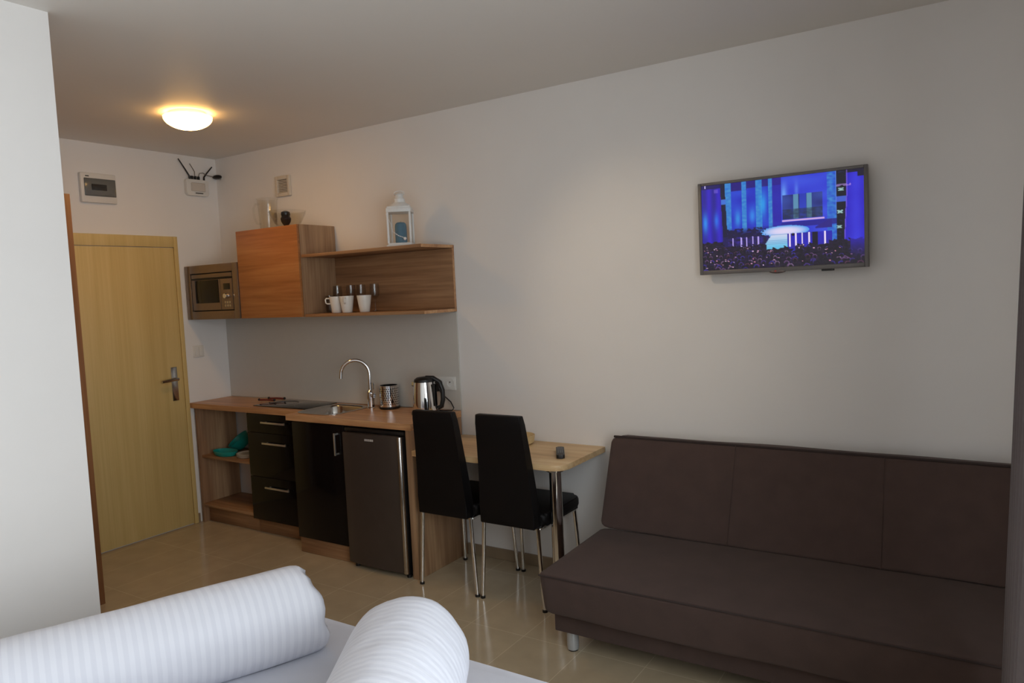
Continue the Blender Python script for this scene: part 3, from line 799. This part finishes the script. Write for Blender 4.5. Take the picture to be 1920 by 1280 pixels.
rm = thing('remote_control', (2.965, -0.255, 0.725), 'black remote control lying on the table', 'remote')
RM = Matrix.Translation((2.968, -0.252, 0.7255)) @ Matrix.Rotation(radians(-60), 4, 'Z')
mb = MB().prism(rrect(-0.098, 0.098, -0.021, 0.021, (.012, .012, .012, .012)), 0.0, 0.020, .004); mb.xform(RM).build('body', BLACK, rm)
mb = MB()
for i in range(7):
    for j in range(3):
        mb.box(-0.07 + i*.018, -0.06 + i*.018, -0.013 + j*.010, -0.007 + j*.010, 0.020, 0.0215)
mb.xform(RM).build('buttons', mat('remote_keys', srgb(120, 118, 120), 0.5), rm)

# ------------------------------------------------------------------ dining chairs
def make_chair(cx, label):
    yb = -0.500
    t = thing('dining_chair', (cx, yb, 0.0), label, 'chair', 'black high-back chairs at the table')
    # backrest: tapered, leaning, slightly bowed
    mb = MB(); bm = mb.bm; rows = []
    n = 12
    for i in range(n + 1):
        u = i / n
        z = 0.408 + 0.562 * u
        w = 0.160 - 0.030 * max(0.0, (u - 0.12) / 0.88) ** 0.85 * 1.0
        y = yb + 0.012 - 0.060 * u ** 1.5
        th = 0.020 + 0.014 * (1 - u)
        if i == n: z -= 0.0
        rows.append([(cx + sx * w, y + sy * th, z) for sx, sy in ((-1, -1), (1, -1), (1, 1), (-1, 1))])
    vr = [[bm.verts.new(p) for p in r] for r in rows]
    for a, b in zip(vr, vr[1:]):
        for k in range(4): bm.faces.new((a[k], a[(k+1) % 4], b[(k+1) % 4], b[k]))
    bm.faces.new(vr[0][::-1]); bm.faces.new(vr[-1])
    bm.edges.ensure_lookup_table()
    es = [e for e in bm.edges if abs(e.verts[0].co.z - e.verts[1].co.z) > 0.01 or (e.verts[0].co.z > 0.96 and e.verts[1].co.z > 0.96) or (e.verts[0].co.z < 0.41 and e.verts[1].co.z < 0.41)]
    bmesh.ops.bevel(bm, geom=es, offset=0.009, segments=3, affect='EDGES', profile=0.6)
    mb.build('backrest', LEATHER, t, smooth=50)
    mb = MB().prism(rrect(cx - 0.188, cx + 0.188, yb + 0.035, yb + 0.425, (.02, .02, .05, .05)), 0.415, 0.475, .018)
    mb.build('seat', LEATHER, t, smooth=50)
    mb = MB().tube([(cx - .165, yb + .02, 0.405), (cx - .17, yb + .385, 0.405), (cx + .17, yb + .385, 0.405), (cx + .165, yb + .02, 0.405), (cx - .165, yb + .02, 0.405)], 0.010, 8)
    mb.build('seat_frame', CHROME, t)
    for sx in (-1, 1):
        for pts in (((cx + sx*.160, yb + .012, 0.412), (cx + sx*.168, yb + .008, 0.25), (cx + sx*.185, yb + .004, 0.003)),
                    ((cx + sx*.168, yb + .372, 0.410), (cx + sx*.176, yb + .384, 0.22), (cx + sx*.184, yb + .398, 0.003))):
            l = MB().tube(pts, 0.0105, 12).build('leg', CHROME, t)
            p = pts[-1]
            MB().lathe([(0, 0.0005), (0.013, 0.0005), (0.013, 0.013), (0, 0.013)], (p[0], p[1], 0.0), 12).build('foot_cap', BLACK, l)
    return t
ch1 = make_chair(2.396, 'black high-back chair with chrome legs, nearer the fridge')
ch2 = copy_tree(ch1); ch2.location.x = 2.800; ch2['label'] = 'black high-back chair with chrome legs, nearer the sofa'

# ------------------------------------------------------------------ sofa
SX0, SX1 = 3.200, 5.060
sf = thing('sofa_bed', ((SX0 + SX1)/2, -0.45, 0.0), 'dark brown suede armless sofa bed along the wall', 'sofa')
def soft_slab(prof, x0, x1, bulge, bev, nx=30):
    """Upholstered slab: a closed (y, z) outline swept along x, slightly plumped between its ends."""
    mb = MB(); bm = mb.bm; rows = []
    cy = sum(p[0] for p in prof)/len(prof); cz = sum(p[1] for p in prof)/len(prof)
    xs = [x0 + (x1 - x0) * (0.5 - 0.5 * cos(pi * k / nx)) for k in range(nx + 1)]
    for x in xs:
        u = (x - x0) / (x1 - x0)
        e = min(1.0, (min(u, 1-u) * (x1 - x0) / bev)) if bev else 1
        sc = 1.0 - (1 - math.sqrt(max(0.0, 1 - (1 - e) ** 2))) * 0.10
        row = []
        for (y, z) in prof:
            f_ = 1 + bulge * sin(pi * u)
            dy_, dz_ = (y - cy) * sc, (z - cz) * sc
            nz = 0.004 * noise.noise(Vector((x * 3.1, y * 4, z * 4)))
            row.append(bm.verts.new((x, cy + dy_ * (1 + 0.3*bulge*sin(pi*u)) + nz, cz + dz_ * f_ + nz)))
        rows.append(row)
    n = len(prof)
    for a, b in zip(rows, rows[1:]):
        for k in range(n): bm.faces.new((a[k], a[(k+1) % n], b[(k+1) % n], b[k]))
    bm.faces.new(rows[0][::-1]); bm.faces.new(rows[-1])
    bmesh.ops.recalc_face_normals(bm, faces=bm.faces)
    return mb
def round_poly(P, r, n=5):
    out = []
    N = len(P)
    for i in range(N):
        p0, p, p1 = Vector(P[i-1]), Vector(P[i]), Vector(P[(i+1) % N])
        a = p + (p0 - p).normalized() * r; b = p + (p1 - p).normalized() * r
        for k in range(n + 1):
            t = k / n
            out.append(tuple((a*(1-t)**2 + p*2*t*(1-t) + b*t*t)))
    return out
seat_prof = round_poly([(-0.912, 0.378), (-0.872, 0.196), (-0.20, 0.196), (-0.275, 0.390)], 0.016)
soft_slab(seat_prof, SX0, SX1, 0.02, 0.05).build('seat', SOFA, sf, smooth=40)
back_prof = round_poly([(-0.300, 0.392), (-0.190, 0.392), (-0.016, 0.802), (-0.128, 0.812)], 0.018)
soft_slab(back_prof, SX0, SX1, 0.012, 0.05).build('backrest', SOFA, sf, smooth=40)
MB().tube([(SX0 + .012 + (SX1-SX0-.024)*k/20, -0.911 - .001*sin(pi*k/20), 0.376 + .0015*sin(pi*k/20)) for k in range(21)], 0.004, 8).build('seat_piping', SOFA_SEAM, sf)
MB().tube([(SX0 + .012 + (SX1-SX0-.024)*k/20, -0.124, 0.811 + .002*sin(pi*k/20)) for k in range(21)], 0.006, 8).build('back_piping', SOFA_SEAM, sf)
for x in (SX0 + (SX1-SX0)*.335, SX0 + (SX1-SX0)*.665):
    MB().tube([(x, -0.3005 + .172*k/8 - .0015, 0.395 + .417*k/8) for k in range(9)], 0.0016, 6).build('back_seam', SOFA, sf)
MB().box(SX0 + .024, SX1 - .024, -0.815, -0.14, 0.098, 0.205, .006).build('base', SOFA, sf)
for x in (3.279, SX1 - .079):
    for y in (-0.758, -0.20):
        l = MB().lathe([(0, 0.006), (0.024, 0.006), (0.026, 0.02), (0.026, 0.099), (0, 0.099)], (x, y, 0.0), 24).build('leg', SOFA_LEG, sf)
        MB().lathe([(0, 0.0005), (0.022, 0.0005), (0.022, 0.007), (0, 0.007)], (x, y, 0.0), 20).build('foot_pad', BLACK, l)

# ------------------------------------------------------------------ television
tv = thing('television', (4.022, 0.0, 1.60), 'wall-mounted flat television showing a blue-lit stage show', 'television')
TY0 = -0.085
x0, x1, z0, z1 = 3.664, 4.381, 1.600, 2.022
mb = MB()
sx0, sx1, sz0, sz1 = 3.680, 4.365, 1.619, 2.009
mb.box(x0, sx0, TY0, TY0 + .030, z0, z1, .002); mb.box(sx1, x1, TY0, TY0 + .030, z0, z1, .002)
mb.box(sx0, sx1, TY0, TY0 + .030, z0, sz0, .002); mb.box(sx0, sx1, TY0, TY0 + .030, sz1, z1, .002)
mb.build('bezel', TV_BEZEL, tv)
MB().box(x0 + .004, x1 - .004, TY0 + .012, TY0 + .034, z0 + .004, z1 - .004, .003).box(x0 + .1, x1 - .1, TY0 + .034, TY0 + .058, z0 + .05, z1 - .10, .006).build('rear_housing', BLACK, tv)
MB().box(3.95, 4.10, TY0 + .058, -0.001, 1.72, 1.87, .002).build('wall_bracket', BLACK, tv)
lgp = MB().sphere((4.013, TY0 + .004, 1.6005), 0.036, 1, 0.16, 0.26, 20).build('logo_badge', mat('badge_grey', srgb(112, 98, 94), 0.25, 0.4), tv)
MB().lathe([(0, -0.0012), (0.0045, -0.0012), (0.0045, 0)], (4.006, TY0 - .0012, 1.602), 14, 'Y').build('red_mark', RED_MARK, lgp)
MB().box(4.195, 4.245, TY0 + .006, TY0 + .024, 1.592, 1.601, .002).build('button_pad', BLACK, tv)

# picture on the screen, painted cell by cell
NX, NZ = 300, 170
def lerp(a, b, t): return tuple(a[i] + (b[i] - a[i]) * t for i in range(3))
def gs(d, s): return math.exp(-(d / s) ** 2)
rng = random.Random(3)
crowd = []
for i in range(260):
    v = 0.69 + 0.33 * (i / 260) ** 0.9
    u = rng.random()
    if 0.40 < u < 0.60 and v < 0.80: continue
    if u > 0.90 and v < 0.80: continue
    size = 0.007 + 0.085 * max(0, v - 0.66) ** 1.15
    rim = rng.choice([(84, 54, 160), (130, 88, 150), (60, 40, 150), (160, 124, 170), (110, 60, 90), (74, 56, 190), (30, 18, 60), (24, 14, 40), (20, 12, 30)])
    if u > 0.62 and rng.random() < 0.5: rim = (26, 15, 38)
    crowd.append((u, v, size, rim))
spark = [(rng.random(), 0.70 + 0.28 * rng.random(), rng.random()) for i in range(60)]
def picture(u, v):
    c = (34, 22, 170)
    n1 = noise.noise(Vector((u * 9, v * 9, 0.3))); n2 = noise.noise(Vector((u * 40, v * 40, 5)))
    # left drapes
    if u < 0.14:
        c = lerp((46, 22, 190), (30, 20, 140), 0.5 + 0.5 * sin(u * 95))
        c = lerp(c, (40, 140, 235), 0.95 * gs(u - 0.022, 0.02) * gs(v - 0.44, 0.13))
        c = lerp(c, (40, 120, 235), 0.85 * gs(u - 0.098, 0.018) * gs(v - 0.42, 0.10))
        if v < 0.045: c = (20, 10, 90)
        if abs(u - 0.024) < 0.003 and v < 0.03: c = (200, 190, 240)
        if 0.085 < u < 0.112 and 0.055 < v < 0.10: c = lerp(c, (120, 100, 210), 0.6)
    elif u < 0.52:
        c = lerp((26, 26, 175), (40, 80, 215), 0.5 + 0.5 * n1)
        if v < 0.10 - 0.02 * (u > .3): c = (34, 16, 120)
        for cx, w in ((0.178, 0.020), (0.285, 0.015), (0.378, 0.021), (0.452, 0.014)):
            if abs(u - cx) < w: c = lerp((38, 112, 205), (62, 140, 205), 0.5 + n2)
        c = lerp(c, (40, 165, 235), 0.85 * gs(u - 0.405, 0.022) * gs(v - 0.28, 0.14))
        c = lerp(c, (50, 160, 230), 0.8 * gs(u - 0.24, 0.02) * gs(v - 0.42, 0.09))
        c = lerp(c, (50, 150, 235), 0.8 * gs(u - 0.335, 0.02) * gs(v - 0.40, 0.09))
        if u > 0.46: c = lerp(c, (40, 16, 150), 0.6)
        if v > 0.52: c = lerp(c, (22, 12, 80), min(1, (v - 0.52) * 12))
    elif u < 0.845:
        c = lerp((38, 44, 200), (60, 84, 225), 0.5 + 0.5 * n1)
        c = lerp(c, (120, 190, 250), 0.75 * gs(u - 0.535, 0.018) * gs(v - 0.20, 0.12))
        c = lerp(c, (110, 170, 250), 0.5 * gs(u - 0.612, 0.012) * gs(v - 0.16, 0.08))
        if 0.525 < u < 0.765 and 0.20 < v < 0.475:
            c = lerp((26, 34, 110), (50, 74, 160), 0.5 + n1)
            for cx, w in ((0.607, 0.015), (0.687, 0.014)):
                if abs(u - cx) < w: c = (88, 140, 175)
            if 0.628 < u < 0.668: c = lerp(c, (40, 60, 205), 0.7)
            if v > 0.36: c = lerp(c, (30, 40, 60), 0.55 + 0.4 * n2)
        if 0.52 < u < 0.775 and 0.478 < v < 0.50: c = (205, 170, 225)
        if u > 0.79: c = lerp((32, 80, 200), (56, 128, 205), 0.5 + n2)
        if 0.50 < v < 0.56: c = lerp(c, (28, 14, 120), 0.75)
        if abs(u - 0.843) < 0.003 and v < 0.45: c = (90, 130, 230)
    else:
        c = lerp((38, 22, 190), (56, 60, 225), 0.6 * gs(u - 0.955, 0.035) + 0.2 * n1)
        if v < 0.03 or (u > 0.965 and v < 0.08): c = (16, 8, 40)
        cx = 0.872 - 0.03 * max(0, v - 0.2)
        if abs(u - cx) < 0.031 and v < 0.78:
            c = (8, 10, 30) if n2 < 0.35 else (20, 22, 60)
            if abs(v - 0.305) < 0.03: c = (60, 90, 200)
            for vv in (0.20, 0.44, 0.60):
                d = abs(abs(u - cx) - 0.8 * abs(v - vv))
                if abs(v - vv) < 0.017 and abs(u - cx) < 0.016 and d < 0.008: c = (150, 190, 190)
        if abs(u - cx - 0.034) < 0.003: c = lerp(c, (140, 110, 220), 0.6)
    if 0.845 < u < 0.93 and 0.145 < v < 0.165 and n2 > -0.1: c = lerp(c, (190, 150, 225), 0.65)
    # side dark truss on the left
    if abs(u - 0.142 - 0.02 * v) < 0.015 and v < 0.62:
        c = (14, 12, 50)
        if abs(v - 0.21) < 0.03: c = (60, 110, 210)
    # stage disc and runway
    e = ((u - 0.535) / 0.15) ** 2 + ((v - 0.60) / 0.062) ** 2
    if e < 1: c = lerp((225, 215, 245), (70, 150, 235), e ** 1.5)
    if 0.63 < v < 0.82:
        t = (v - 0.63) / 0.19
        if 0.455 - 0.075 * t < u < 0.552: c = lerp((215, 215, 240), (100, 190, 230), min(1, 1.3 * t)) if (v * 60) % 1 > .12 else (110, 160, 210)
        elif u >= 0.552 and u < 0.82:
            c = lerp((40, 26, 150), (34, 28, 190), 0.5 + n1)
            for cx in (0.566, 0.604, 0.642, 0.684, 0.776):
                if abs(u - cx) < 0.0045 and v < 0.78: c = (235, 220, 250)
            if 0.70 < u < 0.735: c = (14, 8, 36)
        elif 0.17 < u < 0.44:
            c = lerp((44, 26, 130), (20, 10, 50), 0.5 + n2)
            for cx in (0.205, 0.26, 0.295, 0.335, 0.37):
                if abs(u - cx) < 0.004: c = (180, 160, 240)
    if 0.16 < u < 0.42 and 0.53 < v < 0.64 and n2 + 0.8 * n1 > -0.15: c = (18, 10, 60)
    if 0.72 < u < 0.82 and 0.50 < v < 0.60 and v > 0.60 - (u - 0.70) * 0.9: c = (40, 24, 130)
    d = math.hypot((u - 0.587) * 1.7, v - 0.645)
    if d < 0.016: c = (16, 10, 36)
    # audience
    lim = 0.735 + 0.05 * (0.42 < u < 0.60) + 0.03 * (0.56 < u < 0.80) + 0.012 * n2 * 3
    if u < 0.14: lim = 0.67 + 0.02 * n2
    if v > lim:
        c = lerp((13, 7, 24), (32, 16, 52), max(0, min(1, 0.5 + n2)))
        for (a, b, sz, k) in crowd:
            du = (u - a) * 1.7; dv = v - b
            if abs(du) < sz and -sz < dv < 2.2 * sz:
                r = math.hypot(du, dv) / sz
                if dv > 0.6 * sz and abs(du) < 0.95 * sz:      # shoulders
                    c = lerp(k, (14, 8, 30), min(1, 0.45 + 0.3 * dv / sz))
                if r < 1:                                       # head, lit along its rim
                    c = lerp((13, 8, 22), k, max(0, (r - 0.45) * 1.7) * max(0.0, min(1.0, 0.7 - dv / sz)))
        for (a, b, q) in spark:
            if abs(u - a) < 0.004 and abs(v - b) < 0.004: c = lerp((220, 190, 230), (190, 120, 150), q)
        if u > 0.92: c = lerp(c, (36, 18, 150), max(0, 1 - (v - 0.75) * 5))
    return c
me = bpy.data.meshes.new('screen')
verts = [(sx0 + (sx1 - sx0) * i / NX - 4.022, TY0 + .0045, sz1 - (sz1 - sz0) * j / NZ - 1.60) for j in range(NZ + 1) for i in range(NX + 1)]
faces = [(j*(NX+1)+i, (j+1)*(NX+1)+i, (j+1)*(NX+1)+i+1, j*(NX+1)+i+1) for j in range(NZ) for i in range(NX)]
me.from_pydata(verts, [], faces); me.update()
att = me.color_attributes.new('picture', 'FLOAT_COLOR', 'POINT')
lin = []
for j in range(NZ + 1):
    for i in range(NX + 1):
        r, g, b = picture(i / NX, j / NZ)
        lin.extend(srgb(max(0, min(255, r)), max(0, min(255, g)), max(0, min(255, b))))
att.data.foreach_set('color', lin)
SM = bpy.data.materials.new('lit_screen'); SM.use_nodes = True
nt = SM.node_tree; b = nt.nodes['Principled BSDF']
b.inputs['Base Color'].default_value = (0.01, 0.01, 0.012, 1); b.inputs['Roughness'].default_value = 0.25
at = nt.nodes.new('ShaderNodeAttribute'); at.attribute_name = 'picture'
nt.links.new(at.outputs['Color'], b.inputs['Emission Color'])
b.inputs['Emission Strength'].default_value = 0.95
me.materials.append(SM)
scr = bpy.data.objects.new('screen', me); COL.objects.link(scr); scr.parent = tv

# ------------------------------------------------------------------ bed and rolled duvets
BX0, BX1, BY0, BY1 = 2.340, 4.300, -3.62, -1.812
bd = thing('bed', ((BX0+BX1)/2, (BY0+BY1)/2, 0.0), 'double bed with white fitted sheet in the foreground', 'bed')
MB().prism(rrect(BX0, BX1, BY0, BY1, (.05, .05, .05, .05)), 0.27, 0.500, .03).build('mattress', SHEET, bd, smooth=50)
MB().box(BX0, BX1 - .02, BY0 + .02, BY1 - .02, 0.09, 0.268, .01).build('bed_base', SOFA, bd)
for x in (BX0 + .1, BX1 - .12):
    for y in (BY0 + .12, BY1 - .12):
        MB().lathe([(0, 0.0005), (0.025, 0.0005), (0.025, 0.089), (0, 0.089)], (x, y, 0), 16).build('leg', ALU, bd)

def duvet_roll(loc, angle, length, r, seed, ragged, label, group):
    """Rolled duvet lying along local -Y from its end at the origin."""
    rg = random.Random(seed)
    mb = MB(); bm = mb.bm
    ns, nt_ = 70, 56
    def surf(s_, t_):
        a = 2 * pi * t_
        P = Vector((cos(a) * 1.3, sin(a) * 1.3, s_ * 3.0 + seed))
        k = 1 + 0.035 * noise.noise(P) + 0.012 * noise.noise(P * 3.1)
        # flattened where it lies on the bed, edge of the last turn showing as a low step
        k += 0.02 * (1 if 0.0 < ((t_ + 0.72) % 1.0) < 0.5 else 0) * (((t_ + 0.72) % 1.0) * 2 - 0.5)
        x, z = r * k * cos(a), r * k * sin(a)
        if z < -0.86 * r: z = -0.86 * r - 0.25 * (z + 0.86 * r) * -1 * 0.2
        return x, z
    rows = []
    for i in range(ns + 1):
        s_ = length * i / ns
        e0 = min(1.0, s_ / 0.055); e1 = min(1.0, (length - s_) / 0.05)
        q = 1 - 0.16 * (1 - math.sqrt(1 - (1 - e0) ** 2)) - 0.16 * (1 - math.sqrt(1 - (1 - e1) ** 2))
        row = []
        for k in range(nt_):
            t_ = k / nt_
            x, z = surf(s_, t_)
            rag = ragged * (noise.noise(Vector((cos(2*pi*t_)*1.4, sin(2*pi*t_)*1.4, seed + .5))) + 0.3*noise.noise(Vector((cos(2*pi*t_)*3.6, sin(2*pi*t_)*3.6, seed)))) * max(0, 1 - s_ / 0.25)
            row.append(bm.verts.new((x * q, -s_ + rag, z * (q if z > 0 else 1 - (1 - q) * 0.4))))
        rows.append(row)
    for a, b in zip(rows, rows[1:]):
        for k in range(nt_): bm.faces.new((a[k], a[(k+1) % nt_], b[(k+1) % nt_], b[k]))
    for row, sg in ((rows[0], 1), (rows[-1], -1)):
        prev = row
        base = [v.co.copy() for v in row]
        for j in range(1, 15):
            f_ = 1 - j / 15
            dep = sg * (0.010 * sin(j * 2.1) - 0.012)
            cur = []
            for k in range(nt_):
                sp = sg * 0.010 * sin(j * 2.1 + 2*pi*k/nt_)
                cur.append(bm.verts.new((base[k].x * f_, base[k].y + sp - sg*0.006, base[k].z * f_)))
            for k in range(nt_):
                fv = (prev[k], prev[(k+1) % nt_], cur[(k+1) % nt_], cur[k])
                bm.faces.new(fv if sg < 0 else fv[::-1])
            prev = cur
        bm.faces.new(prev)
    bmesh.ops.recalc_face_normals(bm, faces=bm.faces)
    zmin = min(v.co.z for v in bm.verts)
    me = bpy.data.meshes.new('rolled_duvet'); bm.to_mesh(me); bm.free()
    me.materials.append(LINEN); me.shade_smooth()
    o = bpy.data.objects.new('rolled_duvet', me); COL.objects.link(o)
    o.location = (loc[0], loc[1], 0.5005 - zmin); o.rotation_euler = (0, 0, angle)
    return tag(o, label, 'duvet', group)
duvet_roll((3.016, -1.950), -radians(22.1), 1.35, 0.137, 11, 0.030, 'rolled white striped duvet lying across the bed at the far left', 'rolled duvets on the bed')
duvet_roll((3.508, -2.050), radians(30.9), 1.0, 0.158, 4, 0.006, 'rolled white striped duvet nearest the camera, its round end towards the chairs', 'rolled duvets on the bed')

# ------------------------------------------------------------------ curtain at the window
cu = thing('curtain', (4.90, -1.55, 0.02), 'dark taupe curtain hanging at the right edge beside the sofa', 'curtain')
mb = MB(); bm = mb.bm
ny, nz = 90, 24
grid = []
for j in range(nz + 1):
    z = 0.02 + 2.53 * j / nz
    row = []
    for i in range(ny + 1):
        u = i / ny
        y = -1.10 - 0.78 * u
        x = 4.842 + 0.036 * (z - 0.42) + 0.030 * (1 - cos(u * 2 * pi * 6.5)) * 0.5 * (0.8 + 0.2 * z / 2.5) - 0.017
        x += 0.004 * noise.noise(Vector((y * 5, z * 1.3, 0)))
        row.append(bm.verts.new((x, y + 0.01 * sin(u * 41), z)))
    grid.append(row)
for a, b in zip(grid, grid[1:]):
    for i in range(ny): bm.faces.new((a[i], a[i+1], b[i+1], b[i]))
o = mb.build('drape', CURTAIN, cu, smooth=60)
sm = o.modifiers.new('thickness', 'SOLIDIFY'); sm.thickness = 0.004
MB().tube([(4.935, -0.95, 2.575), (4.935, -4.2, 2.575)], 0.012, 10).build('rail', ALU, cu)
mb = MB()
for y in (-1.0, -2.6, -4.1): mb.box(4.925, 4.945, y - .01, y + .01, 2.585, H - .001)
mb.build('rail_bracket', ALU, cu)

for o in COL.objects:
    if '_base' in o: del o['_base']
